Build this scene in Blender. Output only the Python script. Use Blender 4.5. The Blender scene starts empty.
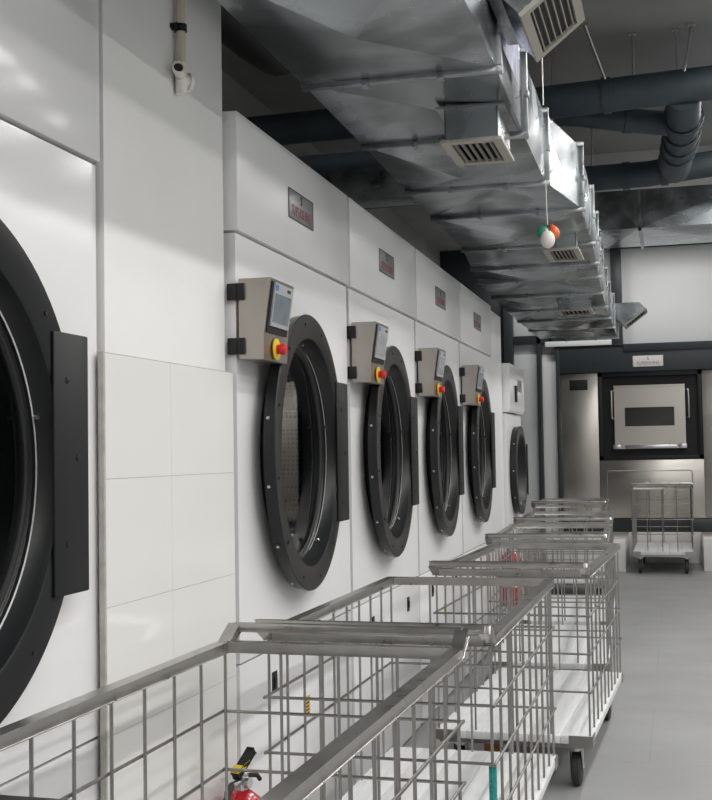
import bpy, bmesh, math, random
from math import sin, cos, pi, radians
from mathutils import Vector, Matrix
random.seed(7)
SC = bpy.context.scene
COL = SC.collection

# ---------------------------------------------------------------- materials
def nt(name):
    m = bpy.data.materials.new(name); m.use_nodes = True
    t = m.node_tree; b = t.nodes['Principled BSDF']
    return m, t, b
def mat(name, col, rough=.5, metal=0., noise=0., nscale=4., bump=0., bscale=30., coat=0., spec=.5, stretch=None, rnoise=0., sharp=.2):
    m, t, b = nt(name); N = t.nodes; L = t.links
    c = (col[0], col[1], col[2], 1)
    b.inputs['Base Color'].default_value = c
    b.inputs['Roughness'].default_value = rough
    b.inputs['Metallic'].default_value = metal
    b.inputs['Specular IOR Level'].default_value = spec
    b.inputs['Coat Weight'].default_value = coat
    b.inputs['Coat Roughness'].default_value = .06
    if noise or bump or rnoise:
        tc = N.new('ShaderNodeTexCoord'); mp = N.new('ShaderNodeMapping')
        L.new(tc.outputs['Object'], mp.inputs['Vector'])
        if stretch: mp.inputs['Scale'].default_value = stretch
    if noise or rnoise:
        n = N.new('ShaderNodeTexNoise'); n.inputs['Scale'].default_value = nscale; n.inputs['Detail'].default_value = 5
        L.new(mp.outputs['Vector'], n.inputs['Vector'])
        if noise:
            r = N.new('ShaderNodeMapRange'); r.inputs['From Min'].default_value = .5 - sharp; r.inputs['From Max'].default_value = .5 + sharp
            r.inputs['To Min'].default_value = 1 - noise; r.inputs['To Max'].default_value = 1 + noise
            L.new(n.outputs['Fac'], r.inputs['Value'])
            mx = N.new('ShaderNodeVectorMath'); mx.operation = 'SCALE'; mx.inputs[0].default_value = col[:3]
            L.new(r.outputs['Result'], mx.inputs['Scale']); L.new(mx.outputs['Vector'], b.inputs['Base Color'])
        if rnoise:
            r2 = N.new('ShaderNodeMapRange'); r2.inputs['From Min'].default_value = .3; r2.inputs['From Max'].default_value = .7
            r2.inputs['To Min'].default_value = max(.02, rough - rnoise); r2.inputs['To Max'].default_value = rough + rnoise
            L.new(n.outputs['Fac'], r2.inputs['Value']); L.new(r2.outputs['Result'], b.inputs['Roughness'])
    if bump:
        n2 = N.new('ShaderNodeTexNoise'); n2.inputs['Scale'].default_value = bscale; n2.inputs['Detail'].default_value = 3
        L.new(mp.outputs['Vector'], n2.inputs['Vector'])
        bp = N.new('ShaderNodeBump'); bp.inputs['Strength'].default_value = bump; bp.inputs['Distance'].default_value = .02
        L.new(n2.outputs['Fac'], bp.inputs['Height']); L.new(bp.outputs['Normal'], b.inputs['Normal'])
    return m

M = {}
M['powder'] = mat('white powder coated steel', (.80, .80, .81), .28, noise=.012, nscale=2, spec=.5)
M['powder_gloss'] = mat('glossy white panel', (.80, .80, .81), .15, noise=.012, nscale=2, bump=.02, bscale=3, spec=.5)
M['paint'] = mat('white wall paint', (.78, .78, .77), .6, noise=.02, nscale=3, bump=.03, bscale=60)
M['tile'] = mat('glossy white tile', (.78, .78, .76), .14, noise=.01, nscale=2)
M['grout'] = mat('grey grout', (.42, .41, .38), .8, noise=.15, nscale=30)
M['trimgrey'] = mat('grey joint strip', (.30, .30, .31), .5)
M['darkgap'] = mat('dark gap', (.02, .02, .022), .6)
M['black'] = mat('black satin steel', (.010, .011, .012), .33, spec=.36, noise=.1, nscale=6)
M['blackm'] = mat('black matt steel', (.011, .012, .013), .48, spec=.32)
M['rubber'] = mat('black rubber', (.03, .03, .03), .6)
M['zinc'] = mat('zinc bolt', (.62, .62, .63), .3, 1)
M['steel'] = mat('brushed stainless steel', (.50, .475, .44), .32, 1, noise=.05, nscale=2.2, bump=.06, bscale=1.6, rnoise=.05)
M['boxsteel'] = mat('satin stainless box', (.43, .395, .36), .38, 1, noise=.05, nscale=8, rnoise=.05)
M['rail'] = mat('satin stainless rail', (.44, .43, .41), .32, 1, noise=.10, nscale=14, rnoise=.06)
M['rod'] = mat('stainless rod', (.34, .33, .315), .34, 1, noise=.08, nscale=20)
M['galv'] = mat('galvanised sheet', (.37, .40, .415), .25, 1, noise=.42, nscale=2.6, bump=.05, bscale=1.6, rnoise=.07, sharp=.10)  # mottle mixes zinc spangle with painted-in dark and bright reflections
M['galv2'] = mat('galvanised flange', (.38, .40, .41), .32, 1, noise=.3, nscale=9, bump=.08, bscale=8, rnoise=.08)
M['cream'] = mat('cream plastic grille', (.40, .385, .33), .5)
M['slotdark'] = mat('dark duct interior', (.02, .02, .02), .7)
M['film'] = mat('lilac protective film', (.46, .47, .62), .25, noise=.35, nscale=14)
M['insul'] = mat('dark grey pipe insulation', (.045, .062, .072), .55, noise=.2, nscale=6, bump=.1, bscale=9)
M['pvc'] = mat('beige plastic pipe', (.60, .53, .44), .4, noise=.05)
M['pvcw'] = mat('white plastic fitting', (.78, .76, .72), .35)
M['ceil'] = mat('grey concrete ceiling', (.30, .30, .295), .8, noise=.12, nscale=1.5, bump=.1, bscale=14)
M['beam'] = mat('pale concrete beam', (.58, .57, .55), .8, noise=.1, nscale=2)
M['frame'] = mat('charcoal painted steel', (.028, .034, .038), .4)
M['panelw'] = mat('white partition panel', (.74, .75, .76), .35, noise=.015, nscale=2)
M['panelg'] = mat('frosted grey panel', (.62, .64, .65), .3)
M['platform'] = mat('white painted board', (.74, .75, .75), .5, noise=.07, nscale=9, stretch=(9, 1.0, 1))
M['red'] = mat('red enamel', (.50, .012, .02), .22, coat=.4)
M['redp'] = mat('red plastic', (.62, .02, .03), .35)
M['yellow'] = mat('yellow plastic', (.75, .55, .02), .4)
M['yellowd'] = mat('yellow warning sticker', (.72, .46, .02), .5)
M['ink'] = mat('black ink', (.02, .02, .02), .5)
M['redink'] = mat('red ink', (.33, .13, .13), .5)
M['plate'] = mat('brushed nameplate', (.34, .34, .35), .35, .7)
M['platel'] = mat('pale nameplate', (.66, .65, .65), .4)
M['screenframe'] = mat('grey screen surround', (.36, .37, .39), .35)
M['screen'] = mat('touch screen glass', (.14, .175, .205), .1, noise=.25, nscale=16)
M['blue'] = mat('blue badge', (.03, .16, .50), .4)
M['teal'] = mat('teal cord', (.01, .30, .27), .6, bump=.5, bscale=120)
M['orange'] = mat('orange rubber', (.75, .14, .03), .4)
M['green'] = mat('green rubber', (.02, .22, .14), .4)
M['white_rubber'] = mat('white rubber', (.75, .73, .66), .35)
M['wood'] = mat('orange brown wood', (.35, .15, .04), .6, noise=.2, nscale=12)
M['rightwall'] = mat('grey far wall', (.62, .62, .61), .6, noise=.05, nscale=1)

def floor_mat():
    m, t, b = nt('light grey cement floor'); N = t.nodes; L = t.links
    tc = N.new('ShaderNodeTexCoord')
    n1 = N.new('ShaderNodeTexNoise'); n1.inputs['Scale'].default_value = 1.3; n1.inputs['Detail'].default_value = 7
    n2 = N.new('ShaderNodeTexNoise'); n2.inputs['Scale'].default_value = 40; n2.inputs['Detail'].default_value = 2
    br = N.new('ShaderNodeTexBrick'); br.offset = .5; br.inputs['Scale'].default_value = 1
    br.inputs['Brick Width'].default_value = 1.2; br.inputs['Row Height'].default_value = 1.2; br.inputs['Mortar Size'].default_value = .004
    br.inputs['Color1'].default_value = (.315, .317, .318, 1); br.inputs['Color2'].default_value = (.308, .31, .311, 1); br.inputs['Mortar'].default_value = (.285, .285, .285, 1)
    for q in (n1, n2, br): L.new(tc.outputs['Object'], q.inputs['Vector'])
    r = N.new('ShaderNodeMapRange'); r.inputs['From Min'].default_value = .3; r.inputs['From Max'].default_value = .7
    r.inputs['To Min'].default_value = .87; r.inputs['To Max'].default_value = 1.1
    L.new(n1.outputs['Fac'], r.inputs['Value'])
    s = N.new('ShaderNodeVectorMath'); s.operation = 'SCALE'
    L.new(br.outputs['Color'], s.inputs[0]); L.new(r.outputs['Result'], s.inputs['Scale'])
    L.new(s.outputs['Vector'], b.inputs['Base Color'])
    b.inputs['Roughness'].default_value = .55
    bp = N.new('ShaderNodeBump'); bp.inputs['Strength'].default_value = .08; bp.inputs['Distance'].default_value = .01
    L.new(n2.outputs['Fac'], bp.inputs['Height']); L.new(bp.outputs['Normal'], b.inputs['Normal'])
    return m
M['floorm'] = floor_mat()

def drum_mat():
    m, t, b = nt('perforated drum sheet'); N = t.nodes; L = t.links
    tc = N.new('ShaderNodeTexCoord')
    v = N.new('ShaderNodeTexVoronoi'); v.inputs['Scale'].default_value = 55; v.inputs['Randomness'].default_value = .12
    L.new(tc.outputs['Object'], v.inputs['Vector'])
    g = N.new('ShaderNodeMath'); g.operation = 'GREATER_THAN'; g.inputs[1].default_value = .36
    L.new(v.outputs['Distance'], g.inputs[0])
    mx = N.new('ShaderNodeMix'); mx.data_type = 'RGBA'
    mx.inputs[6].default_value = (.012, .012, .012, 1); mx.inputs[7].default_value = (.30, .30, .30, 1)
    L.new(g.outputs[0], mx.inputs[0]); L.new(mx.outputs[2], b.inputs['Base Color'])
    L.new(g.outputs[0], b.inputs['Metallic'])
    b.inputs['Roughness'].default_value = .35
    return m
M['drum'] = drum_mat()

def glass_mat():
    m = bpy.data.materials.new('door glass'); m.use_nodes = True
    t = m.node_tree; N = t.nodes; L = t.links
    N.remove(N['Principled BSDF'])
    tr = N.new('ShaderNodeBsdfTransparent'); tr.inputs['Color'].default_value = (.72, .74, .74, 1)
    gl = N.new('ShaderNodeBsdfGlossy'); gl.inputs['Roughness'].default_value = .03; gl.inputs['Color'].default_value = (.9, .9, .9, 1)
    ge = N.new('ShaderNodeNewGeometry'); dt = N.new('ShaderNodeVectorMath'); dt.operation = 'DOT_PRODUCT'
    L.new(ge.outputs['Normal'], dt.inputs[0]); L.new(ge.outputs['Incoming'], dt.inputs[1])
    def mth(op, a, v=None, w_=None):
        q = N.new('ShaderNodeMath'); q.operation = op; L.new(a, q.inputs[0])
        if v is not None: q.inputs[1].default_value = v
        if w_ is not None: q.inputs[2].default_value = w_
        return q.outputs[0]
    ab = mth('ABSOLUTE', dt.outputs['Value'])
    inv = mth('MULTIPLY_ADD', ab, -1.0, 1.0)
    fr = mth('MULTIPLY_ADD', mth('POWER', inv, 5.0), .95, .05)
    mx = N.new('ShaderNodeMixShader')
    L.new(fr, mx.inputs[0]); L.new(tr.outputs[0], mx.inputs[1]); L.new(gl.outputs[0], mx.inputs[2])
    L.new(mx.outputs[0], N['Material Output'].inputs['Surface'])
    return m
M['glass'] = glass_mat()

# ---------------------------------------------------------------- mesh builder
class MB:
    def __init__(s): s.bm = bmesh.new()
    def box(s, x0, x1, y0, y1, z0, z1, bev=0.):
        r = bmesh.ops.create_cube(s.bm, size=1)
        vs = r['verts']
        for v in vs:
            v.co = Vector(((x0 + x1) / 2 + v.co.x * (x1 - x0), (y0 + y1) / 2 + v.co.y * (y1 - y0), (z0 + z1) / 2 + v.co.z * (z1 - z0)))
        if bev:
            es = list({e for v in vs for e in v.link_edges})
            bmesh.ops.bevel(s.bm, geom=es, offset=bev, segments=2, affect='EDGES', profile=.5)
        return s
    def bar(s, p, q, w, h, up=(0, 0, 1), bev=0.):
        """square bar from p to q, w across, h in the up direction"""
        p = Vector(p); q = Vector(q); d = (q - p); L = d.length; d.normalize()
        up = Vector(up); a = d.cross(up).normalized(); u = a.cross(d)
        r = bmesh.ops.create_cube(s.bm, size=1)
        for v in r['verts']:
            c = v.co.copy(); v.co = (p + q) / 2 + d * (c.x * L) + a * (c.y * w) + u * (c.z * h)
        if bev:
            es = list({e for v in r['verts'] for e in v.link_edges})
            bmesh.ops.bevel(s.bm, geom=es, offset=bev, segments=2, affect='EDGES', profile=.5)
        return s
    def cyl(s, p, q, r, n=12, r2=None, cap=True):
        p = Vector(p); q = Vector(q); d = (q - p).normalized()
        a = d.orthogonal().normalized(); b = d.cross(a); r2 = r if r2 is None else r2
        A = [s.bm.verts.new(p + (a * cos(2 * pi * i / n) + b * sin(2 * pi * i / n)) * r) for i in range(n)]
        B = [s.bm.verts.new(q + (a * cos(2 * pi * i / n) + b * sin(2 * pi * i / n)) * r2) for i in range(n)]
        for i in range(n):
            s.bm.faces.new((A[i], A[(i + 1) % n], B[(i + 1) % n], B[i]))
        if cap: s.bm.faces.new(A[::-1]); s.bm.faces.new(B)
        return s
    def tube(s, pts, r, n=10):
        """tube along a list of points (parallel frames), radius a number or list"""
        pts = [Vector(p) for p in pts]; m = len(pts)
        rs = r if isinstance(r, (list, tuple)) else [r] * m
        t0 = (pts[1] - pts[0]).normalized(); a = t0.orthogonal().normalized()
        rings = []
        for i, p in enumerate(pts):
            t = ((pts[min(i + 1, m - 1)] - pts[max(i - 1, 0)])).normalized()
            a = (a - t * a.dot(t)).normalized(); b = t.cross(a)
            rings.append([s.bm.verts.new(p + (a * cos(2 * pi * k / n) + b * sin(2 * pi * k / n)) * rs[i]) for k in range(n)])
        for i in range(m - 1):
            for k in range(n):
                s.bm.faces.new((rings[i][k], rings[i][(k + 1) % n], rings[i + 1][(k + 1) % n], rings[i + 1][k]))
        s.bm.faces.new(rings[0][::-1]); s.bm.faces.new(rings[-1])
        return s
    def lathe(s, c, axis, prof, n=48, close=False, caps=False):
        """prof: list of (along, radius) around axis through c"""
        c = Vector(c); d = Vector(axis).normalized(); a = d.orthogonal().normalized(); b = d.cross(a)
        rings = []
        for (t, r) in prof:
            if r < 1e-6: rings.append([s.bm.verts.new(c + d * t)])
            else: rings.append([s.bm.verts.new(c + d * t + (a * cos(2 * pi * k / n) + b * sin(2 * pi * k / n)) * r) for k in range(n)])
        idx = list(range(len(prof) - 1)) + ([len(prof) - 1] if close else [])
        for i in idx:
            A = rings[i]; B = rings[(i + 1) % len(prof)]
            for k in range(n):
                k2 = (k + 1) % n
                if len(A) == 1 and len(B) == 1: continue
                if len(A) == 1: s.bm.faces.new((A[0], B[k2], B[k]))
                elif len(B) == 1: s.bm.faces.new((A[k], A[k2], B[0]))
                else: s.bm.faces.new((A[k], A[k2], B[k2], B[k]))
        return s
    def prism(s, poly, vec):
        """poly: 3D points of one face, extruded along vec"""
        vec = Vector(vec)
        A = [s.bm.verts.new(Vector(p)) for p in poly]; B = [s.bm.verts.new(Vector(p) + vec) for p in poly]
        n = len(A)
        s.bm.faces.new(A[::-1]); s.bm.faces.new(B)
        for i in range(n): s.bm.faces.new((A[i], A[(i + 1) % n], B[(i + 1) % n], B[i]))
        return s
    def quad(s, *pts):
        s.bm.faces.new([s.bm.verts.new(Vector(p)) for p in pts]); return s
    def ball(s, c, r, n=16, sc=(1, 1, 1)):
        q = bmesh.ops.create_uvsphere(s.bm, u_segments=n, v_segments=max(6, n // 2), radius=r)
        for v in q['verts']: v.co = Vector(c) + Vector((v.co.x * sc[0], v.co.y * sc[1], v.co.z * sc[2]))
        return s
    def build(s, name, m, parent=None, angle=38):
        bmesh.ops.recalc_face_normals(s.bm, faces=s.bm.faces[:])
        me = bpy.data.meshes.new(name); s.bm.to_mesh(me); s.bm.free()
        for p in me.polygons: p.use_smooth = True
        me.set_sharp_from_angle(angle=radians(angle))
        for mm in (m if isinstance(m, list) else [m]): me.materials.append(mm)
        o = bpy.data.objects.new(name, me); COL.objects.link(o)
        if parent is not None: o.parent = parent
        return o

def thing(name, label, cat, loc=(0, 0, 0), rz=0., group=None):
    o = bpy.data.objects.new(name, None); COL.objects.link(o)
    o.empty_display_size = .1
    o.location = loc; o.rotation_euler = (0, 0, rz)
    o['label'] = label; o['category'] = cat
    if group: o['group'] = group
    return o
def tag(o, label, cat, group=None):
    o['label'] = label; o['category'] = cat
    if group: o['group'] = group
    return o
def struct(o): o['kind'] = 'structure'; return o
def copy_tree(o, parent=None):
    c = o.copy(); COL.objects.link(c); c.parent = parent
    for ch in list(o.children): copy_tree(ch, c)
    return c
def text_mesh(txt, size, depth=.0006, sx=1.):
    cu = bpy.data.curves.new('lettering', 'FONT'); cu.body = txt; cu.size = size; cu.extrude = depth
    cu.align_x = 'CENTER'; cu.align_y = 'CENTER'; cu.resolution_u = 3
    ob = bpy.data.objects.new('tmp', cu); COL.objects.link(ob)
    bpy.context.view_layer.update()
    dg = bpy.context.evaluated_depsgraph_get()
    me = bpy.data.meshes.new_from_object(ob.evaluated_get(dg))
    bpy.data.objects.remove(ob); bpy.data.curves.remove(cu)
    for v in me.vertices: v.co.x *= sx
    return me
def lettering(name, txt, size, origin, right, up, m, parent, sx=1.):
    me = text_mesh(txt, size, sx=sx); R = Vector(right).normalized(); U = Vector(up).normalized(); Nn = R.cross(U)
    O = Vector(origin)
    for v in me.vertices: v.co = O + R * v.co.x + U * v.co.y + Nn * v.co.z
    me.materials.clear(); me.materials.append(m); me.name = name
    o = bpy.data.objects.new(name, me); COL.objects.link(o); o.parent = parent
    return o

# ---------------------------------------------------------------- camera
P_F, YAW, PITCH, ROLL = 1211.0, .257, .0440, -.0162
def cam():
    cy, sy, cp, sp = cos(YAW), sin(YAW), cos(PITCH), sin(PITCH)
    F = Vector((-sy * cp, cy * cp, sp)); R = Vector((cy, sy, 0)); U = R.cross(F)
    c, s = cos(ROLL), sin(ROLL)
    R2 = R * c + U * s; U2 = U * c - R * s
    cd = bpy.data.cameras.new('camera'); o = bpy.data.objects.new('camera', cd); COL.objects.link(o)
    cd.sensor_fit = 'HORIZONTAL'; cd.sensor_width = 36; cd.lens = P_F * 36 / 712; cd.clip_start = .05; cd.clip_end = 100
    mw = Matrix((R2, U2, -F)).transposed().to_4x4(); mw.translation = (1.361, 0, 1.5)
    o.matrix_world = mw
    SC.camera = o
cam()

CEIL = 4.3
# ---------------------------------------------------------------- room shell
XL, XR, YF, YB = -1.75, 8.0, -3.2, 16.66
struct(MB().box(XL - .1, XR + .1, YF - .1, YB + .1, -.1, 0).build('floor', M['floorm']))
struct(MB().box(XL - .1, XR + .1, YF - .1, YB + .1, CEIL, CEIL + .15).build('ceiling', M['ceil']))
struct(MB().box(XL - .1, XL, YF, YB, 0, CEIL).build('wall_left', M['ceil']))
struct(MB().box(XR, XR + .1, YF, YB, 0, CEIL).build('wall_right', M['rightwall']))
struct(MB().box(XL, XR, YF - .1, YF, 0, CEIL).build('wall_front', M['rightwall']))
struct(MB().box(XL, XR, YB, YB + .1, 0, CEIL).build('wall_back', M['panelw']))
struct(MB().box(XL, XR, 11.6, 12.0, 4.02, CEIL).build('trim_1', M['beam']))   # ceiling beam
struct(MB().box(XL, XR, 5.2, 5.5, 4.0, CEIL).build('trim_2', M['ceil']))

# pillar with its tiled lower half
struct(MB().box(XL, -.04, 2.818, 3.672, 0, CEIL).build('wall_pillar', M['paint']))
def tiles():
    # the tiled face is a little out of square with the pillar
    ys = [2.788, 3.19, 3.668]; zs = [0, .155, .478, .80, 1.122, 1.445, 1.765]
    fx = lambda y: -.029 + (y - 2.788) / .88 * .017
    b = MB()
    for i in range(2):
        for j in range(6):
            ya = ys[i] + (.0007 if i else .008); yb = ys[i + 1] - .0007; za = zs[j] + .0007; zb = zs[j + 1] - .0007
            b.prism([(fx(ya), ya, za), (fx(yb), yb, za), (fx(yb), yb, zb), (fx(ya), ya, zb)], (-.008, 0, 0))
    struct(b.build('wall_tile', M['tile']))
    g = MB().prism([(-.045, ys[0], 0), (-.045, 3.666, 0), (fx(3.666) - .0012, 3.666, 0), (fx(ys[0]) - .0012, ys[0], 0)], (0, 0, 1.767))
    struct(g.build('trim_3', M['grout']))
tiles()

# ---------------------------------------------------------------- dryers
def plate_hole(b, x, y0, y1, z0, z1, yc, zc, r, depth, n=72):
    """front sheet at x with a round hole and a barrel going back by depth"""
    corners = [(y0, z0), (y1, z0), (y1, z1), (y0, z1)]
    angs = sorted(set([2 * pi * k / n for k in range(n)] + [math.atan2(c[1] - zc, c[0] - yc) % (2 * pi) for c in corners]))
    I, O, Bk = [], [], []
    for a in angs:
        dy, dz = cos(a), sin(a)
        ts = []
        if dy > 1e-9: ts.append((y1 - yc) / dy)
        if dy < -1e-9: ts.append((y0 - yc) / dy)
        if dz > 1e-9: ts.append((z1 - zc) / dz)
        if dz < -1e-9: ts.append((z0 - zc) / dz)
        t = min(ts)
        I.append(b.bm.verts.new((x, yc + dy * r, zc + dz * r))); O.append(b.bm.verts.new((x, yc + dy * t, zc + dz * t)))
        Bk.append(b.bm.verts.new((x - depth, yc + dy * r, zc + dz * r)))
    n = len(angs)
    for i in range(n):
        j = (i + 1) % n
        b.bm.faces.new((I[i], O[i], O[j], I[j])); b.bm.faces.new((Bk[i], I[i], I[j], Bk[j]))
    return O

def make_dryer(name, label, W=1.421, R=.512, yc=.648, zc=1.508, top=2.63, seam=2.232, low=.825, box=True, plate=True, hinge=True, x0=-.012, loc=(0, 0, 0), group=None, gloss=False, hinge_y=None):
    t = thing(name, label, 'clothes dryer', loc, 0, group)
    g = .020; wm = M['powder_gloss'] if gloss else M['powder']
    # lower body: shell with a round opening
    b = MB(); O = plate_hole(b, x0, g, W - g, low + .004, seam - .005, yc, zc, R * .79, .02)
    Bk = [b.bm.verts.new((x0 - 1.45, v.co.y, v.co.z)) for v in O]
    for i in range(len(O)):
        j = (i + 1) % len(O); b.bm.faces.new((O[i], Bk[i], Bk[j], O[j]))
    b.bm.faces.new(Bk)
    b.build('body', wm, t)
    MB().box(x0 - 1.4, x0 - .0, g, W - g, .02, low - .004, .004).build('access_panel', wm, t)
    MB().box(-1.45, x0 + .012, g * .8, W - g * .8, seam + .003, top, .004).build('upper_panel', M['powder_gloss'] if gloss else wm, t)
    if not gloss: MB().box(x0 - .03, x0 - .005, W - g - .001, W - .001, .03, top - .01).build('side_trim', M['trimgrey'], t)
    # drum
    dr = MB().lathe((x0 - .10, yc, zc), (-1, 0, 0), [(0, R * .845), (.03, R * .95), (.9, R * .95), (.9, 0)], 64).build('drum', M['drum'], t)
    MB().lathe((x0, yc, zc), (-1, 0, 0), [(.001, R * .789), (.10, R * .789), (.103, R * .85)], 64).build('drum_mouth', M['blackm'], t)
    for q in range(3):
        a = 2 * pi * q / 3 + .5
        MB().bar((x0 - .13, yc + cos(a) * R * .9, zc + sin(a) * R * .9), (x0 - .95, yc + cos(a) * R * .9, zc + sin(a) * R * .9), .06, R * .16, (0, cos(a), sin(a)), .01).build('lifter', M['steel'], dr)
    # door ring
    f = x0 + (.066 if box else .052); fh = f - .018 if box else f
    th = -.042 if box else -.020
    dpro = [(th, R * .988), (-.004, R), (0, R * .992), (0, R * .840), (-.004, R * .826), (-.016, R * .818),
            (-.058, R * .795), (-.064, R * .785), (-.062, R * .775), (-.068, R * .765), (-.072, R * .75), (-.085, R * .75), (-.085, R * .79), (th, R * .82)]
    ring = MB().lathe((f, yc, zc), (1, 0, 0), dpro, 96, close=True).build('door_ring', M['black'], t)
    MB().lathe((f - .070, yc, zc), (1, 0, 0), [(0, R * .755), (.006, R * .758), (.006, R * .77), (0, R * .775)], 80, close=True).build('glass_seal', M['rubber'], ring)
    MB().lathe((f - .078, yc, zc), (1, 0, 0), [(0, 0), (0, R * .77)], 64).build('glass_pane', M['glass'], ring)
    for q in range(14):
        a = 2 * pi * (q + .5) / 14
        p = Vector((f + th * .6, yc + cos(a) * R, zc + sin(a) * R)); d = Vector((0, cos(a), sin(a)))
        MB().cyl(p - d * .004, p + d * .005, .0055, 8).build('side_bolt', M['zinc'], ring)
    for q in range(5):
        a = 2 * pi * (q + .2) / 5
        p = Vector((f - .052, yc + cos(a) * R * .80, zc + sin(a) * R * .80))
        MB().cyl(p, p + Vector((.014, -cos(a) * .008, -sin(a) * .008)), .005, 8).build('inner_screw', M['zinc'], ring)
    for q in range(12):
        a = 2 * pi * (q + .35) / 12
        p = Vector((f, yc + cos(a) * R * .93, zc + sin(a) * R * .93))
        MB().cyl(p - Vector((.003, 0, 0)), p + Vector((.003, 0, 0)), .006, 8).build('flange_screw', M['black'], ring)
    if box:   # the doors stand a little ajar on their hinges
        hp_ = Vector((f, yc, 0)); aj = radians(2.5)
        for o_ in [ring] + list(ring.children):
            Mx = Matrix.Translation(hp_) @ Matrix.Rotation(aj, 4, 'Z') @ Matrix.Translation(-hp_)
            o_.data.transform(Mx)
    if hinge:
        hy = (yc + R * .952 - .105) if hinge_y is None else hinge_y
        hp = MB().box(fh + .001, fh + .008, hy, hy + .165, 1.185 if gloss else 1.225, 1.79, .004).box(x0, fh, hy + .125, hy + .15, 1.25, 1.77).build('hinge_plate', M['blackm'], t)
        MB().box(x0 + .002, fh - .003, hy + .148, hy + .178, 1.63, 1.765, .003).build('knuckle', M['black'], hp)
        MB().box(x0 + .002, fh - .003, hy + .148, hy + .178, 1.25, 1.385, .003).build('knuckle', M['black'], hp)
        for (yy, zz) in ((.06, 1.68), (.11, 1.50), (.06, 1.30)):
            MB().lathe((fh + .005, hy + yy, zz), (1, 0, 0), [(0, .009), (.005, .008), (.007, 0)], 10).build('bolt', M['blackm'], hp)
    # slots and stickers on the access panel
    if low > .1:
        s1 = MB().box(x0 - .01, x0 + .003, 1.10, 1.155, low - .155, low - .08, .003).build('latch', M['blackm'], t)
        MB().box(x0 + .002, x0 + .008, 1.115, 1.14, low - .135, low - .10, .002).build('latch_lever', M['black'], s1)
        s1 = MB().box(x0 - .01, x0 + .003, .335, .39, low - .155, low - .08, .003).build('latch', M['blackm'], t)
        MB().box(x0 + .002, x0 + .008, .35, .375, low - .135, low - .10, .002).build('latch_lever', M['black'], s1)
        st = MB().box(x0, x0 + .0015, .70, .775, low - .315, low - .24).build('warning_sticker', M['yellowd'], t)
        b = MB()
        for q in range(5): b.box(x0 + .001, x0 + .0022, .712, .763, low - .307 + q * .013, low - .301 + q * .013)
        b.build('sticker_print', M['ink'], st)
    if plate:
        py = .71 if not gloss else yc
        pl = MB().box(0, .003, py - .156, py + .156, 2.378, 2.49, .001).build('nameplate', M['plate'], t)
        b = MB()
        for (za, zb) in ((2.378, 2.3815), (2.4865, 2.49)): b.box(.0028, .0038, py - .156, py + .156, za, zb)
        for (ya, yb) in ((-.156, -.1525), (.1525, .156)): b.box(.0028, .0038, py + ya, py + yb, 2.378, 2.49)
        b.build('plate_edge', M['blackm'], pl)
        lettering('plate_lettering', 'SUPERSHINE', .056, (.0036, py, 2.413), (0, 1, 0), (0, 0, 1), M['redink'], pl, sx=.78)
        lettering('plate_emblem', 'S', .050, (.0036, py, 2.463), (0, 1, 0), (0, 0, 1), M['ink'], pl, sx=1.)
    if box:
        prof = [(-.0, 2.074), (.112, 2.074), (.086, 1.893), (.084, 1.808), (0, 1.812)]
        ya, yb = .012, .262
        cb = MB().prism([(x, ya, z) for x, z in prof], (0, yb - ya, 0))
        bmesh.ops.bevel(cb.bm, geom=cb.bm.edges[:], offset=.0025, segments=2, affect='EDGES')
        cb = cb.build('control_box', M['boxsteel'], t)
        # sloped front face frame: origin at lower edge
        A = Vector((.086, 0, 1.893)); Bv = Vector((.112, 0, 2.074)); U = (Bv - A).normalized(); Nn = Vector((U.z, 0, -U.x))
        def onface(y, u, o): return Vector((0, y, 0)) + A + U * u + Nn * o
        def slab(y0, y1, u0, u1, o0, o1):
            b = MB(); b.prism([onface(y0, u0, o0), onface(y1, u0, o0), onface(y1, u1, o0), onface(y0, u1, o0)], Nn * (o1 - o0)); return b
        slab(.026, .235, .006, .172, -.001, .004).build('screen_bezel', M['blackm'], cb)
        slab(.044, .228, .028, .170, .0035, .009).build('screen_surround', M['screenframe'], cb)
        slab(.054, .218, .042, .136, .0085, .0098).build('touch_screen', M['screen'], cb)
        slab(.052, .078, .146, .164, .0088, .0098).build('blue_badge', M['blue'], cb)
        slab(.170, .206, .150, .160, .0088, .0098).build('maker_mark', M['ink'], cb)
        zc_ = 1.848; yq = .118
        MB().cyl((.083, yq, zc_), (.104, yq, zc_), .016, 14).build('button_stem', M['redp'], cb)
        MB().lathe((.092, yq, zc_), (1, 0, 0), [(0, .014), (0, .036), (.004, .036), (.004, .014)], 24, close=True).build('yellow_ring', M['yellow'], cb)
        MB().lathe((.104, yq, zc_), (1, 0, 0), [(0, .012), (.004, .018), (.016, .019), (.022, .016), (.024, 0)], 20).build('emergency_button', M['redp'], cb)
        for (za, zb) in ((2.003, 2.058), (1.826, 1.880)):
            br = MB().box(-.036, .022, .001, .0125, za, zb, .002).box(-.010, -.002, -.004, .004, za + .004, zb - .004, .001).build('box_hinge', M['black'], cb)
            b = MB()
            for sx in (-.035, .018):
                for sz in (za + .012, zb - .012): b.cyl((sx, .002, sz), (sx, -.002, sz), .004, 8)
            b.bm.free()
    return t

GRP = 'row of white industrial dryers'
Y0, S = 3.682, 1.421
dr_lab = ['white industrial dryer next to the tiled pillar, steel control box on its left edge',
          'second white industrial dryer from the tiled pillar',
          'third white industrial dryer from the tiled pillar',
          'fourth white industrial dryer from the tiled pillar, last with a steel control box']
d1 = make_dryer('industrial_dryer', dr_lab[0], loc=(0, Y0, 0), group=GRP)
for i in range(1, 4):
    c = copy_tree(d1); c.location = (0, Y0 + S * i, 0); c['label'] = dr_lab[i]
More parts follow.
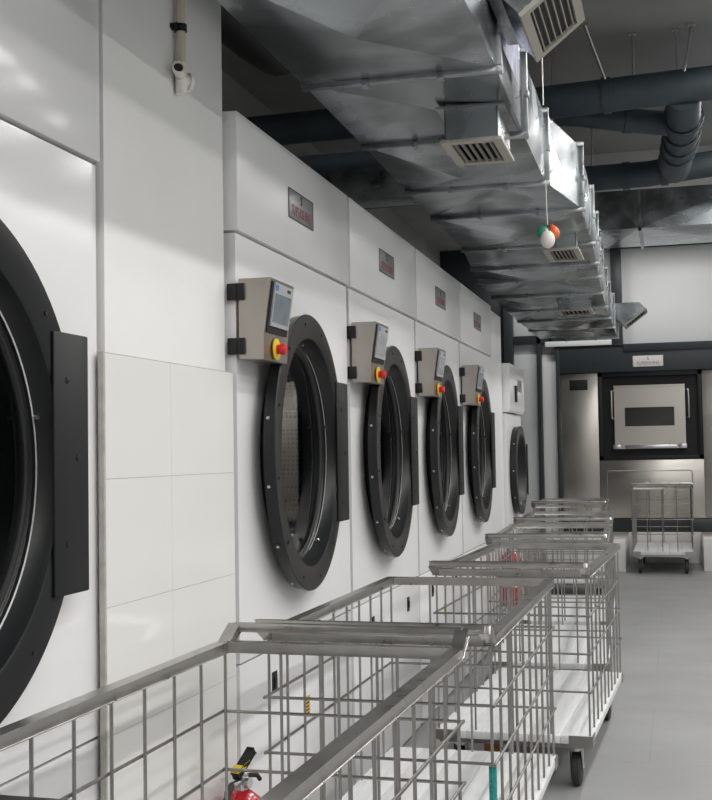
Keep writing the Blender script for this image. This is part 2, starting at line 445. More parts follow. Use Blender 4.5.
# nearest machine, cut by the left edge of the picture
make_dryer('industrial_dryer', 'nearest white dryer at the left edge with very large black porthole ring', W=1.742, R=.573, yc=.965, zc=1.481, top=2.95, seam=2.252,
           low=.80, box=False, plate=False, x0=-.056, loc=(0, 1.082, 0), gloss=True, hinge_y=.965 + .43)

# farthest, smaller machine
def small_machine():
    t = thing('industrial_dryer', 'small white dryer at the far end of the row with protruding top', 'clothes dryer', (0, 10.12, 0))
    W = .97; yc = .50; zc = 1.33; R = .385
    b = MB(); O = plate_hole(b, 0, 0, W, .03, 1.815, yc, zc, R * .8, .2)
    Bk = [b.bm.verts.new((-1.2, v.co.y, v.co.z)) for v in O]
    for i in range(len(O)):
        j = (i + 1) % len(O); b.bm.faces.new((O[i], Bk[i], Bk[j], O[j]))
    b.bm.faces.new(Bk); b.build('body', M['powder'], t)
    MB().prism([(-1.2, 0, 1.825), (.02, 0, 1.825), (.035, 0, 1.86), (.035, 0, 2.235), (-1.2, 0, 2.235)], (0, W, 0)).build('upper_panel', M['powder_gloss'], t)
    MB().box(.034, .05, .30, .38, 1.92, 2.06, .002).build('display', M['blackm'], t)
    MB().box(.034, .038, .50, .78, 2.02, 2.12, .001).build('nameplate', M['plate'], t)
    dpro = [(-.058, R * .985), (-.004, R), (0, R * .99), (0, R * .83), (-.012, R * .81), (-.08, R * .72), (-.10, R * .68), (-.10, R * .80), (-.058, R * .86)]
    ring = MB().lathe((.06, yc, zc), (1, 0, 0), dpro, 72, close=True).build('door_ring', M['black'], t)
    MB().lathe((-.035, yc, zc), (1, 0, 0), [(0, 0), (0, R * .72)], 48).build('glass_pane', M['glass'], ring)
    for q in range(10):
        a = 2 * pi * q / 10; p = Vector((.035, yc + cos(a) * R, zc + sin(a) * R)); d = Vector((0, cos(a), sin(a)))
        MB().cyl(p - d * .004, p + d * .006, .006, 8).build('side_bolt', M['zinc'], ring)
    MB().box(.058, .066, yc + R * .93, yc + R * .93 + .06, 1.1, 1.56, .002).box(0, .06, yc + R * .93 + .03, yc + R * .93 + .05, 1.12, 1.54).build('hinge_plate', M['blackm'], t)
    MB().lathe((-.08, yc, zc), (-1, 0, 0), [(0, R * .78), (0, R * .95), (.7, R * .95), (.7, 0)], 48).build('drum', M['drum'], t)
small_machine()
MB_ = MB().box(-1.2, -.03, 9.375, 10.1, 0, 2.62)
struct(MB_.build('wall_infill', M['powder']))

# ---------------------------------------------------------------- laundry carts
CW, CL = .675, 1.56
def make_cart(label, group):
    t = thing('laundry_cart', label, 'laundry cart', (0, 0, 0), 0, group)
    hw = CW / 2; zt = .955; s = .031
    for sx in (-1, 1):
        MB().bar((sx * hw, -.004, zt), (sx * hw, CL + s / 2, zt), s, s, bev=.003).bar((sx * hw, .006, zt), (sx * hw, -.078, .998), s, s * .9, bev=.003).build('side_rail', M['rail'], t)
    MB().bar((-hw + s / 2, 0, zt), (hw - s / 2, 0, zt), s * .9, s, bev=.003).build('cross_rail', M['rail'], t)
    MB().bar((-hw + s / 2, CL, zt), (hw - s / 2, CL, zt), s * .9, s, bev=.003).build('cross_rail', M['rail'], t)
    MB().cyl((-hw - .0, -.078, .999), (hw + .0, -.078, .999), .0145, 16).build('handle_bar', M['rail'], t)
    zb = .25; r = .0047
    n = 9
    for sx in (-1, 1):
        for k in range(n + 1):
            y = .0 + CL * k / n
            MB().cyl((sx * hw, y, zb - .01), (sx * hw, y, zt - s / 2 + .002), r, 8, cap=False).build('upright_rod', M['rod'], t)
        for z in (.77, .605, .44):
            MB().cyl((sx * (hw + 2 * r), -.02, z), (sx * (hw + 2 * r), CL + .012, z), r, 8).build('side_rod', M['rod'], t)
    for y, q in ((0, -1), (CL, 1)):
        for k in range(1, 4):
            x = -hw + CW * k / 4
            MB().cyl((x, y, zb - .01), (x, y, zt - s / 2 + .002), r, 8, cap=False).build('upright_rod', M['rod'], t)
        for z in (.77, .605, .44):
            MB().cyl((-hw - .014, y + q * 2 * r, z), (hw + .014, y + q * 2 * r, z), r, 8).build('end_rod', M['rod'], t)
    b = MB()
    npl = 5
    for k in range(npl):
        xa = -hw - .012 + (CW + .024) * k / npl; xb = -hw - .012 + (CW + .024) * (k + 1) / npl
        b.box(xa + .0006, xb - .0006, -.02, CL + .02, .215, .25, .003)
    b.build('platform', M['platform'], t)
    for sx in (-1, 1):
        for y in (-.021, CL + .021):
            q = 1 if y < 0 else -1
            b = MB().box(min(sx * (hw + .0145), sx * (hw - .09)), max(sx * (hw + .0145), sx * (hw - .09)), min(y - q * .002, y + q * .004), max(y - q * .002, y + q * .004), .205, .252)
            b.box(min(sx * (hw + .0145), sx * (hw + .010)), max(sx * (hw + .0145), sx * (hw + .010)), min(y, y + q * .09), max(y, y + q * .09), .205, .252)
            b.build('corner_bracket', M['rail'], t)
    for y in (.03, CL - .03, CL / 2): MB().box(-hw, hw, y - .02, y + .02, .19, .2145).build('under_rail', M['rail'], t)
    for sx in (-1, 1):
        for y in (.10, CL - .10):
            x = sx * (hw - .075)
            c = MB().box(x - .045, x + .045, y - .05, y + .05, .180, .189).cyl((x, y, .162), (x, y, .182), .03, 14)
            for q in (-1, 1): c.prism([(x + q * .028 - .002, y - .03, .165), (x + q * .028 - .002, y + .03, .165), (x + q * .028 - .002, y + .045, .075), (x + q * .028 - .002, y + .015, .065)], (.004, 0, 0))
            c.cyl((x - .034, y + .03, .08), (x + .034, y + .03, .08), .007, 8)
            c = c.build('caster', M['zinc'], t)
            MB().lathe((x - .023, y + .03, .08), (1, 0, 0), [(0, .0), (0, .055), (.003, .070), (.009, .079), (.023, .080), (.037, .079), (.043, .070), (.046, .055), (.046, 0)], 28).build('wheel', M['rubber'], c)
    return t
CG = 'wire laundry carts beside the dryers'
carts = [
    # x centre at handle end, y of handle-end rail, yaw, flipped
    (.438, 3.27, radians(180 - 1.2), 'nearest wire laundry cart in the foreground, handle at its far end'),
    (.492, 3.50, radians(-.6), 'second wire laundry cart, its handle against the nearest cart'),
    (.630, 5.44, radians(-2.3), 'third wire laundry cart from the front, black caster in full view'),
    (.607, 7.25, radians(2.2), 'fourth wire laundry cart from the front, behind the one with visible caster'),
    (.545, 9.03, radians(2.2), 'fifth wire laundry cart from the front'),
    (.350, 11.88, radians(2), 'farthest wire laundry cart in the line along the dryers'),
]
c0 = make_cart(carts[0][3], CG)
for i, (x, y, a, lab) in enumerate(carts):
    o = c0 if i == 0 else copy_tree(c0)
    o.location = (x, y, 0); o.rotation_euler = (0, 0, a); o['label'] = lab
o = copy_tree(c0); o.location = (1.185, 14.95, 0); o.rotation_euler = (0, 0, 0); o.scale = (1.03, .95, 1.08)
o['label'] = 'lone wire laundry cart standing in front of the stainless washing machine'
del o['group']
tag(MB().cyl((.829, 3.503, .30), (.829, 3.503, .595), .0115, 12).build('strap', M['teal']), 'teal cord wrapped around a corner rod of the second cart', 'strap')
tag(MB().box(.40, .47, 6.05, 6.20, 0, .12, .01).build('wooden_block', M['wood']), 'small orange brown block on the floor under the third cart', 'block')

# ---------------------------------------------------------------- fire extinguishers
def extinguisher(label, loc, rz, z0, h=.52, r=.08):
    t = thing('fire_extinguisher', label, 'fire extinguisher', loc, rz, 'fire extinguishers by the dryers')
    MB().lathe((0, 0, z0), (0, 0, 1), [(0, 0), (0, r * .92), (.012, r), (h * .74, r), (h * .80, r * .93), (h * .85, r * .72), (h * .885, r * .42), (h * .90, .022), (h * .90, 0)], 36).build('cylinder_body', M['red'], t)
    zt = z0 + h * .90
    v = MB().cyl((0, 0, zt), (0, 0, zt + .03), .020, 14).box(-.016, .016, -.016, .016, zt + .015, zt + .045, .003).cyl((-.05, 0, zt + .022), (.0, 0, zt + .022), .011, 10).build('valve', M['zinc'], t)
    MB().cyl((0, -.018, zt + .022), (0, -.032, zt + .022), .016, 16).build('gauge', M['zinc'], v)
    MB().bar((-.03, 0, zt + .045), (.055, 0, zt + .105), .020, .020, bev=.004).build('squeeze_lever', M['blackm'], t)
    MB().tube([(.0, 0, zt + .034), (.045, 0, zt + .032), (.085, 0, zt + .022), (.10, 0, zt + .006)], .007, 8).build('carry_handle', M['blackm'], t)
    b = MB()
    pts = [(.03 + .016 * cos(a), .022, zt + .025 + .018 * sin(a)) for a in [2 * pi * k / 16 for k in range(16)]]
    b.tube(pts + [pts[0]], .002, 6); b.build('pin_ring', M['zinc'], t)
    MB().bar((-.035, 0, zt + .062), (.03, .004, zt + .075), .024, .012, bev=.003).build('safety_seal', M['yellow'], t)
    MB().tube([(-.05, 0, zt + .022), (-.085, -.01, zt + .012), (-.105, -.02, zt - .04), (-.108, -.02, zt - .12), (-.103, -.02, zt - .30)], .0105, 10).build('hose', M['rubber'], t)
    MB().lathe((0, 0, z0), (0, 0, 1), [(h * .30, r + .0006), (h * .60, r + .0006)], 36).build('paper_label', M['white_rubber'], t) if z0 > .2 else None
    return t
extinguisher('red fire extinguisher low by the tiled pillar, seen through the nearest cart', (.052, 3.53, 0), radians(75), .0, .535, .079)
extinguisher('red fire extinguisher hanging far back between the last dryers', (.062, 9.75, 0), radians(80), .27, .48, .08)

# ---------------------------------------------------------------- ventilation duct
ZB, ZT = 2.85, 3.20
FL = [(-1.2, .08, .79), (.2, .08, .79), (1.6, .08, .79), (3.0, .08, .79), (4.2, .08, .785), (5.12, .07, .77), (6.08, .05, .765), (6.82, .04, .885), (7.97, .02, .87), (8.85, -.06, .845), (9.55, -.12, .82),
      (10.55, -.16, .785), (11.6, -.18, .765), (12.6, -.19, .745), (13.6, -.19, .735), (14.9, -.19, .72)]
duct = thing('air_duct', 'long rectangular galvanised air duct running above the dryers and carts', 'air duct', (0, 0, 0))
for i in range(len(FL) - 1):
    ya, la, ra = FL[i]; yb, lb, rb = FL[i + 1]
    b = MB(); e = .062 if i % 2 else (-.018 if i in (4, 8) else -.055)
    def panel(p, q, r_, s_, off):
        c = (Vector(p) + Vector(q) + Vector(r_) + Vector(s_)) / 4 + Vector(off)
        vs = [b.bm.verts.new(Vector(v)) for v in (p, q, r_, s_)]; cv = b.bm.verts.new(c)
        for k in range(4): b.bm.faces.new((vs[k], vs[(k + 1) % 4], cv))
    sg = 1 if i % 2 else -1
    panel((la, ya, ZB), (ra, ya, ZB), (rb, yb, ZB), (lb, yb, ZB), (0, 0, -e))
    panel((ra, ya, ZB), (ra, ya, ZT), (rb, yb, ZT), (rb, yb, ZB), (e * .35, 0, 0))
    panel((la, ya, ZB), (la, ya, ZT), (lb, yb, ZT), (lb, yb, ZB), (-e * .35, 0, 0))
    panel((la, ya, ZT), (ra, ya, ZT), (rb, yb, ZT), (lb, yb, ZT), (0, 0, e))
    bmesh.ops.remove_doubles(b.bm, verts=b.bm.verts[:], dist=1e-5)
    b.build('duct_section', M['galv'], duct, angle=.5)
for i, (y, l, r) in enumerate(FL):
    w = .024; d = .014
    b = MB()
    for yy in (y - d, y + .002):
        b.box(l - w * .4, r + w, yy, yy + d - .002, ZB - w * .8, ZB + .004, .002).box(l - w * .4, r + w, yy, yy + d - .002, ZT - .004, ZT + w, .002)
        b.box(l - w * .4 + .001, l + .003, yy, yy + d - .002, ZB + .0045, ZT - .0045, .002).box(r - .003, r + w - .001, yy, yy + d - .002, ZB + .0045, ZT - .0045, .002)
    f = b.build('flange', M['galv2'], duct)
    if 3 <= i:
        for x in (l + (r - l) * .33, l + (r - l) * .72):
            MB().box(x - .012, x + .012, y - .022, y + .022, ZB - w - .004, ZB - w + .02, .002).build('clip', M['galv2'], f)
        MB().box(r + w - .016, r + w + .005, y - .022, y + .022, 3.0, 3.03, .002).build('clip', M['galv2'], f)
        MB().cyl((r + w * .6, y - .024, ZB - w * .5), (r + w * .6, y + .024, ZB - w * .5), .010, 8).build('bolt', M['zinc'], f)
MB().cyl((.775, 5.95, ZT + .0), (.775, 5.95, CEIL), .0045, 8).build('hanger_rod', M['rod'], duct)
# end cap of the duct
MB().box(-.20, .73, 14.9, 14.912, ZB - .005, ZT + .01).build('end_cap', M['galv'], duct)
MB().box(.7935, .7945, 4.34, 4.80, 2.96, 3.15).build('protective_film', M['film'], duct)
for y in (1.0, 4.75, 8.4, 12.1):
    for x in (.12, .60):
        MB().cyl((x, y, ZT + .05), (x, y, CEIL), .005, 8).build('hanger_rod', M['zinc'], duct)
    MB().box(.06, .66, y - .02, y + .02, ZT + .034, ZT + .07).build('hanger_bar', M['galv2'], duct)

def diffuser(label, x0, x1, y0, y1, zg):
    """grille box hanging under the duct"""
    t = thing('air_diffuser', label, 'air vent', ((x0 + x1) / 2, (y0 + y1) / 2, zg), 0, 'air vents on the long duct')
    hx, hy = (x1 - x0) / 2, (y1 - y0) / 2; H = ZB + .03 - zg
    b = MB()
    for (a, c, d, e) in ((-hx, -hx + .004, -hy, hy), (hx - .004, hx, -hy, hy), (-hx, hx, -hy, -hy + .004), (-hx, hx, hy - .004, hy)):
        b.box(a, c, d, e, .008, H)
    b.build('collar_box', M['galv'], t)
    b = MB()
    for (a, c, d, e) in ((-hx - .03, -hx, -hy - .03, hy + .03), (hx, hx + .03, -hy - .03, hy + .03), (-hx, hx, -hy - .03, -hy), (-hx, hx, hy, hy + .03)):
        b.box(a, c, d, e, H - .036, H - .028)
    b.build('collar_flange', M['galv2'], t)
    b = MB(); fr = .022; o = .016
    for (a, c, d, e) in ((-hx - o, -hx + fr, -hy - o, hy + o), (hx - fr, hx + o, -hy - o, hy + o), (-hx + fr, hx - fr, -hy - o, -hy + fr), (-hx + fr, hx - fr, hy - fr, hy + o)):
        b.box(a, c, d, e, -.006, .008, .002)
    b.build('grille_frame', M['cream'], t)
    n = 6; sl = 2 * (hx - fr)
    for k in range(n):
        x = -hx + fr + sl * (k + .5) / n
        MB().bar((x, -hy + fr, .0), (x, hy - fr, .0), .0022, .014, (.25, 0, 1)).build('grille_slat', M['cream'], t)
    MB().box(-hx + .005, hx - .005, -hy + .005, hy - .005, .06, .065).build('slot_shade_sheet', M['slotdark'], t)  # near-black sheet stands in for the shaded duct interior behind the slats
    return t
diffuser('cream grille air vent under the nearest stretch of the duct', .515, .725, 4.66, 5.02, 2.715)
diffuser('cream grille air vent under the duct, just right of the balloons', .61, .80, 7.55, 8.0, 2.745)
diffuser('farthest small air vent hanging under the duct near its end', .38, .66, 10.9, 11.3, 2.745)

def elbow(label, y0, y1, xs, A, C):
    """short side branch turned down to the right; opening edge from A to C in the x-z plane"""
    t = thing('air_diffuser', label, 'air vent', (0, 0, 0), 0, 'air vents on the long duct')
    A = Vector((A[0], 0, A[1])); C = Vector((C[0], 0, C[1])); d = (C - A).normalized(); nn = Vector((d.z, 0, -d.x))
    zt = C.z + .07; xt = C.x - .07
    poly = [(xs, y0, A.z + .06), (A.x - .06, y0, A.z + .06), (A.x, y0, A.z), (C.x, y0, C.z), (xt, y0, zt), (xs, y0, zt)]
    MB().prism(poly, (0, y1 - y0, 0)).build('branch_elbow', M['galv'], t, angle=15)
    def P(u, y, o): return A + d * u + Vector((0, y, 0)) + nn * o
    L = (C - A).length
    def slab(b, u0, u1, ya, yb, o0, o1): b.prism([P(u0, ya, o0), P(u1, ya, o0), P(u1, yb, o0), P(u0, yb, o0)], nn * (o1 - o0))
    b = MB(); fr = .030; o = .004
    slab(b, -o, L + o, y0 - o, y0 + fr, .001, .016); slab(b, -o, L + o, y1 - fr, y1 + o, .001, .016)
    slab(b, -o, fr, y0 + fr, y1 - fr, .001, .016); slab(b, L - fr, L + o, y0 + fr, y1 - fr, .001, .016)
    b.build('grille_frame', M['cream'], t)
    b = MB(); slab(b, fr, L - fr, y0 + fr, y1 - fr, .0012, .003); b.build('slot_shade_sheet', M['slotdark'], t)  # flat dark sheet paints the shade between the slats, elbow is closed
    n = 6
    for k in range(n):
        u = fr + (L - 2 * fr) * (k + .5) / n
        b = MB(); slab(b, u - .002, u + .002, y0 + fr, y1 - fr, .003, .012); b.build('grille_slat', M['cream'], t)
    return t
elbow('large cream grille on a side branch at the top of the picture', 3.95, 4.43, .80, (.90, 2.942), (1.072, 3.078))
elbow('small side branch with grille turned down at the far end of the duct', 13.9, 14.3, .745, (.84, 2.895), (1.08, 3.075))

# ---------------------------------------------------------------- insulated pipes
PT = thing('insulated_pipe', 'thick dark insulated pipes crossing below the ceiling, joined by a banded bend', 'pipe', (1.48, 8.27, 3.85))
def pipe(pts, r, clamps=(), rods=()):
    t = PT; O = Vector((1.48, 8.27, 3.85)); pts = [Vector(p) - O for p in pts]
    clamps = [(Vector(p) - O, d) for p, d in clamps]; rods = [(Vector(p) - O, Vector(q) - O) for p, q in rods]
    rl = r; r = r if not isinstance(r, list) else r[-1]
    MB().tube(pts, rl, 24).build('pipe_run', M['insul'], t)
    for p, d in clamps:
        p = Vector(p); d = Vector(d).normalized()
        MB().lathe(p - d * .03, d, [(0, r * 1.0), (0, r * 1.09), (.06, r * 1.09), (.06, r)], 28, close=True).build('band', M['insul'], t)
    for p, q in rods:
        MB().cyl(p, q, .009, 8).build('hanger_rod', M['zinc'], t)
        qv = Vector(q)
        MB().box(qv.x - .025, qv.x + .025, qv.y - .02, qv.y + .02, qv.z - .002, qv.z + .01).build('ceiling_plate', M['zinc'], t)
    return t
pipe([(-1.7, 8.27, 3.85), (.5, 8.27, 3.875), (1.7, 8.27, 3.915), (7.9, 8.27, 4.03)], .112,
     clamps=[((.975, 8.27, 3.89), (1, 0, .03))],
     rods=[((.975, 8.20, 3.97), (.86, 8.0, CEIL - .01)), ((1.157, 8.27, 3.95), (1.157, 8.27, CEIL - .01)), ((1.44, 8.27, 3.95), (1.44, 8.27, CEIL - .01)), ((1.48, 8.2, 3.95), (1.54, 8.2, CEIL - .01))])
pipe([(-1.7, 10.45, 3.79), (1.2, 10.45, 3.82), (1.75, 10.45, 3.87), (3, 10.45, 4.0), (7.9, 10.45, 4.03)], .108,
     clamps=[((1.33, 10.45, 3.83), (1, 0, .05)), ((1.02, 10.45, 3.817), (1, 0, 0))], rods=[((.74, 10.45, 3.9), (.74, 10.45, CEIL - .01)), ((2.3, 10.45, 3.9), (2.3, 10.45, CEIL - .01))])
pipe([(1.475, 8.3, 3.86), (1.475, 8.5, 3.79), (1.46, 9.1, 3.765), (1.43, 9.7, 3.80), (1.42, 10.0, 3.81), (1.42, 10.40, 3.84)], [.118, .118, .118, .125, .135, .125],
     clamps=[((1.475, 8.6, 3.786), (0, 1, -.04)), ((1.465, 8.9, 3.775), (0, 1, 0)), ((1.455, 9.2, 3.77), (0, 1, 0)), ((1.44, 9.55, 3.79), (0, 1, .1))])
pipe([(.30, 8.62, 3.90), (.75, 8.68, 3.87), (1.10, 8.76, 3.84), (1.385, 8.80, 3.80)], [.065, .065, .085, .085],
     clamps=[((1.10, 8.76, 3.84), (1, .2, -.1))])

# rear cross duct
def rear_duct():
    t = thing('air_duct', 'wide galvanised duct crossing the room at the back, under the pipes', 'air duct', (0, 0, 0))
    y0, y1, z0, z1 = 13.0, 14.2, 3.82, 4.27
    xs = [.62, 1.06, 2.4, 3.8, 5.2, 6.6, 7.95]
    for i in range(len(xs) - 1):
        a, c = xs[i], xs[i + 1]; b = MB(); e = .02
        def panel(p, q, r_, s_, off):
            cc = (Vector(p) + Vector(q) + Vector(r_) + Vector(s_)) / 4 + Vector(off)
            vs = [b.bm.verts.new(Vector(v)) for v in (p, q, r_, s_)]; cv = b.bm.verts.new(cc)
            for k in range(4): b.bm.faces.new((vs[k], vs[(k + 1) % 4], cv))
        panel((a, y0, z0), (c, y0, z0), (c, y0, z1), (a, y0, z1), (0, -e, 0)); panel((a, y0, z0), (c, y0, z0), (c, y1, z0), (a, y1, z0), (0, 0, -e))
        panel((a, y1, z0), (c, y1, z0), (c, y1, z1), (a, y1, z1), (0, e, 0)); panel((a, y0, z1), (c, y0, z1), (c, y1, z1), (a, y1, z1), (0, 0, e))
        if i == 0: b.quad((a, y0, z0), (a, y1, z0), (a, y1, z1), (a, y0, z1))
        bmesh.ops.remove_doubles(b.bm, verts=b.bm.verts[:], dist=1e-5)
        b.build('duct_section', M['galv'], t, angle=.5)
    for x in xs[1:-1]:
        b = MB(); w = .03
        b.box(x - .015, x + .015, y0 - w, y0 + .003, z0 - w, z1).box(x - .015, x + .015, y0 - w, y1 + w, z0 - w, z0 + .003)
        b.build('flange', M['galv2'], t)
rear_duct()

# dark things in the shadow over the dryers
tag(MB().tube([(-1.0, 5.0, CEIL - .02), (-.95, 5.02, CEIL - .2), (-.75, 5.25, 3.72), (-.6, 5.6, 3.60), (-.62, 6.0, 3.65), (-.7, 6.3, 3.9), (-.75, 6.4, CEIL - .02)], .15, 16).build('flexible_hose', M['rubber']), 'dark flexible hose hanging in the shade above the first dryer', 'hose')
tag(MB().box(-1.7, -.05, 8.95, 9.25, 3.44, 3.70, .01).build('cable_tray', M['galv2']), 'dull metal tray in the dark gap between the dryer tops and the duct', 'cable tray')
tag(MB().tube([(-1.7, 6.55, 3.15), (-.15, 6.55, 3.15)], .05, 14).build('branch_pipe', M['insul']), 'thin dark pipe under the hose above the first dryer', 'pipe')
# ---------------------------------------------------------------- plastic drain pipe on the pillar
def pvc():
    t = thing('drain_pipe', 'beige plastic drain pipe with white open tee, clamped to the pillar', 'pipe', (-.04, 3.285, 2.59)); t.scale = (.68, .68, .68)
    r = .020
    MB().cyl((.03, 0, .08), (.03, 0, (CEIL - 2.61) / .68), r, 18).build('pipe_run', M['pvc'], t)
    MB().lathe((.03, 0, .255), (0, 0, 1), [(-.016, r), (-.016, r + .007), (.016, r + .007), (.016, r)], 20, close=True).box(0, .03, -.036, -.026, .240, .270).box(0, .012, -.05, .05, .245, .265).build('pipe_clamp', M['blackm'], t)
    f = MB().cyl((.03, 0, .10), (.03, 0, -.025), r + .006, 18).cyl((.03, 0, -.025), (.03, 0, -.035), r + .003, 18)
    f.cyl((.03, 0, .045), (.05, -.082, .052), r + .004, 18)
    f.lathe((.05, -.082, .052), (.55, -.80, .15), [(-.01, r + .004), (0, r + .008), (.014, r + .008), (.014, r + .001), (-.02, r + .001)], 20)
    f.cyl((.03, 0, .035), (.034, .06, .035), r + .008, 18).cyl((.036, .056, .035), (.046, .068, .035), r + .020, 20)
    f = f.build('tee_fitting', M['pvcw'], t)
    MB().cyl((.0535, -.087, .053), (.054, -.0878, .0532), r, 16).build('open_bore', M['slotdark'], f)
pvc()

# ---------------------------------------------------------------- balloons on a string
bx, by = .775, 6.0
cd = MB().tube([(bx, by, 2.84), (bx + .001, by, 2.70), (bx + .004, by, 2.615)], .0025, 6).build('string', M['white_rubber'])
tag(cd, 'thin string hanging from the duct edge and holding the balloons', 'string')
def balloon(label, m, c, r, sc, tilt):
    b = MB().ball((0, 0, 0), r, 20, sc).cyl((0, 0, r * sc[2] * .97), (0, 0, r * sc[2] * 1.18), .006, 8, r2=.010)
    for v in b.bm.verts: v.co = Matrix.Rotation(tilt[1], 3, 'Y') @ Matrix.Rotation(tilt[0], 3, 'X') @ v.co
    o = b.build('balloon', m); o.location = c; tag(o, label, 'balloon', 'small balloons hanging from the duct'); return o
balloon('green balloon hanging with a white and an orange one', M['green'], (bx - .022, by - .004, 2.576), .03, (1, 1, 1.15), (0, .35))
balloon('orange balloon hanging with a white and a green one', M['orange'], (bx + .034, by + .012, 2.578), .026, (1, 1, 1.35), (0, -.3))
balloon('white balloon hanging lowest of the three on the string', M['white_rubber'], (bx + .006, by - .03, 2.537), .036, (1, 1, 1.25), (0, -.1))

# ---------------------------------------------------------------- back partition and washing machine
YW = 16.6
def wallbox(name, m, x0, x1, z0, z1, y0=YW - .02, y1=YB):
    return struct(MB().box(x0, x1, y0, y1, z0, z1, .004).build(name, m))
wallbox('trim_4', M['frame'], -.87, -.745, 0, CEIL, YW - .14)
wallbox('trim_5', M['frame'], -.43, -.368, 0, CEIL, YW - .10)
wallbox('trim_6', M['frame'], -.175, -.125, 0, 2.95, YW - .10)
wallbox('trim_7', M['frame'], -.745, .585, 2.945, 3.06, YW - .10)
wallbox('trim_8', M['frame'], .58, .72, 2.88, CEIL, YW - .12)
wallbox('trim_9', M['frame'], .72, 7.98, 2.80, 2.90, YW - .12)
wallbox('wall_shade_sheet', M['frame'], -1.75, -.87, 0, CEIL)  # dark sheet added over wall_back, stands in for shade above the dryers
wallbox('trim_12', M['frame'], .72, 7.98, 4.19, CEIL, YW - .05)
wallbox('wall_panel', M['panelg'], -.745, -.43, 0, 2.945)
wallbox('wall_panel', M['panelg'], -.745, -.43, 3.06, CEIL)
wallbox('wall_panel', M['panelw'], -.368, -.175, 0, 2.8)
wallbox('wall_panel', M['panelw'], .72, 7.98, 2.90, CEIL)
wallbox('wall_panel', M['panelw'], -.31, .575, 2.895, 2.965, YW - .13, YW - .10)

wallbox('wall_panel', M['steel'], 2.62, 7.98, .58, 2.53)
wallbox('trim_10', M['frame'], 2.62, 7.98, 2.53, 2.80)
wallbox('trim_11', M['frame'], 2.62, 7.98, .40, .58)
wm = thing('washing_machine', 'large stainless barrier washing machine built into the charcoal back wall', 'washing machine', (0, YW, .40))
def wb(name, m, x0, x1, y0, y1, z0, z1, parent=wm, bev=.004): return MB().box(x0, x1, y0, y1, z0 - .40, z1 - .40, bev).build(name, m, parent)
hd = wb('header_panel', M['frame'], -.125, 2.6, -.10, .04, 2.53, 2.88)
pl = wb('nameplate', M['platel'], .845, 1.235, -.106, -.099, 2.59, 2.735, wm, .001)
lettering('plate_lettering', 'SUPERSHINE', .06, (1.04, -.1065, 2.635 - .40), (1, 0, 0), (0, 0, 1), M['redink'], pl, sx=.88)
lettering('plate_emblem', 'S', .055, (1.04, -.1065, 2.695 - .40), (1, 0, 0), (0, 0, 1), M['ink'], pl, sx=1.2)
lp = wb('side_panel', M['steel'], -.125, .375, -.06, .04, .58, 2.525)
wb('display', M['blackm'], -.0, .24, -.065, -.059, 2.30, 2.44, lp, .001)
wb('side_panel', M['steel'], 1.72, 2.5, -.06, .04, .58, 2.525)
rc = MB()
for (a, c, d, e) in ((.375, .43, 1.355, 2.53), (1.665, 1.72, 1.355, 2.53), (.375, 1.72, 2.47, 2.53), (.375, 1.72, 1.355, 1.41)): rc.box(a, c, -.07, .035, d - .40, e - .40, .002)
rc.box(.375, 1.72, .03, .04, .955, 2.13).build('recess', M['blackm'], wm)
# drum door with window opening
x0, x1, z0, z1 = .585, 1.50, 1.50, 2.335; wx0, wx1, wz0, wz1 = .72, 1.36, 1.80, 2.05
b = MB()
for (a, c, d, e) in ((x0, wx0, z0, z1), (wx1, x1, z0, z1), (wx0, wx1, wz1, z1), (wx0, wx1, z0, wz0)): b.box(a, c, -.085, -.02, d - .40, e - .40, .0)
b.bar((x0 - .002, -.1, z1 - .40), (x1 + .002, -.1, z1 - .40), .03, .02)
dd = b.build('drum_door', M['steel'], wm)
wb('door_window', M['glass'], wx0, wx1, -.05, -.045, wz0, wz1, dd, 0)
wb('window_back', M['slotdark'], wx0, wx1, .0, .02, wz0, wz1, dd, 0)
wb('catch_bar', M['zinc'], .72, 1.38, -.11, -.085, 1.505, 1.55, dd, .004)
for xx in (.61, 1.46): wb('latch', M['zinc'], xx - .05, xx + .05, -.12, -.084, 1.50, 1.56, dd, .006)
for xx in (.555, 1.545):
    q = .03 if xx < 1 else -.03
    MB().tube([(xx + q, -.05, 1.50), (xx, -.12, 1.51), (xx, -.13, 1.53), (xx, -.13, 1.85), (xx, -.12, 1.87), (xx + q, -.05, 1.88)], .012, 10).build('door_handle', M['zinc'], wm)
lo = wb('lower_panel', M['steel'], .38, 1.72, -.06, .04, .58, 1.352)
b = MB()
b.tube([(.47, -.062, .60), (.47, -.075, .62), (.47, -.075, 1.18), (.49, -.075, 1.21), (1.55, -.075, 1.21), (1.57, -.075, 1.18), (1.57, -.075, .62), (1.57, -.062, .60)], .005, 8)
for v in b.bm.verts: v.co.z -= .40
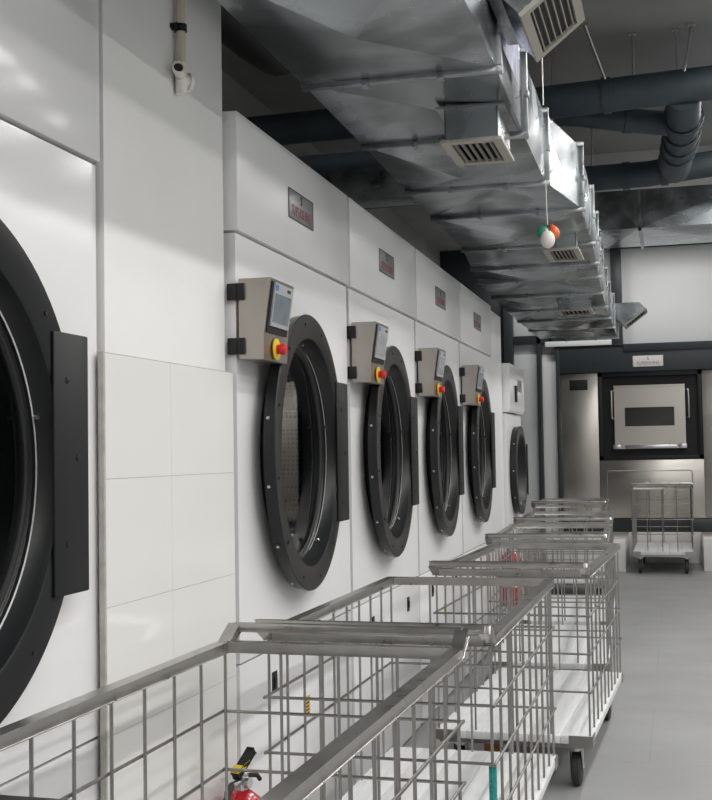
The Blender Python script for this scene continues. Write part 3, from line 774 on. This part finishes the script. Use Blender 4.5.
b.build('panel_line_and_glint', M['zinc'], lo)  # zinc tube: left run is a panel line, right run imitates a reflected glint
wb('plinth', M['frame'], -.125, 2.6, -.08, .04, .40, .575)
# kerb the machine stands on, with a bay for the cart
kb = MB().box(-.9, .74, 15.15, YW + .02, 0, .40, .006).box(1.66, 7.98, 15.35, YW + .02, 0, .40, .006).box(.74, 1.66, 16.5, YW + .02, 0, .40)
struct(kb.build('floor_kerb', M['tile']))

# ---------------------------------------------------------------- lights
def area(name, loc, sx, sy, power, rot=(0, 0, 0), col=(1, .985, .96)):
    l = bpy.data.lights.new(name, 'AREA'); l.shape = 'RECTANGLE'; l.size = sx; l.size_y = sy; l.energy = power; l.color = col
    o = bpy.data.objects.new(name, l); COL.objects.link(o); o.location = loc; o.rotation_euler = rot; return o
for k in range(7):
    area('ceiling_or_fill_lamp', (2.1, -1.6 + 2.5 * k, 4.04), .07, 2.3, 40)
    for dy in (0, 1.25): area('ceiling_or_fill_lamp', (2.85, -2.6 + dy + 2.5 * k, 3.82), .20, .4, 8.5)
    area('ceiling_or_fill_lamp', (4.7, -1.6 + 2.5 * k, 4.04), .07, 2.3, 32)
    area('ceiling_or_fill_lamp', (6.6, -1.6 + 2.5 * k, 4.04), .07, 2.3, 18)
area('ceiling_or_fill_lamp', (-.35, 15.75, 4.2), .8, .14, 14)  # added fill without a known fixture, brightens the left partition panels
area('ceiling_or_fill_lamp', (1.3, 15.4, 4.2), 1.5, .14, 26)  # added fill, lifts the white wall panel that the rear duct blocks
w = bpy.data.worlds.new('world'); SC.world = w; w.use_nodes = True
w.node_tree.nodes['Background'].inputs['Color'].default_value = (.5, .5, .5, 1); w.node_tree.nodes['Background'].inputs['Strength'].default_value = .2
SC.view_settings.view_transform = 'Standard'; SC.view_settings.look = 'None'; SC.view_settings.gamma = 1
SC.view_settings.use_curve_mapping = False
SC.view_settings.exposure = 0.0
SC.cycles.max_bounces = 10; SC.cycles.transparent_max_bounces = 12; SC.cycles.use_denoising = True
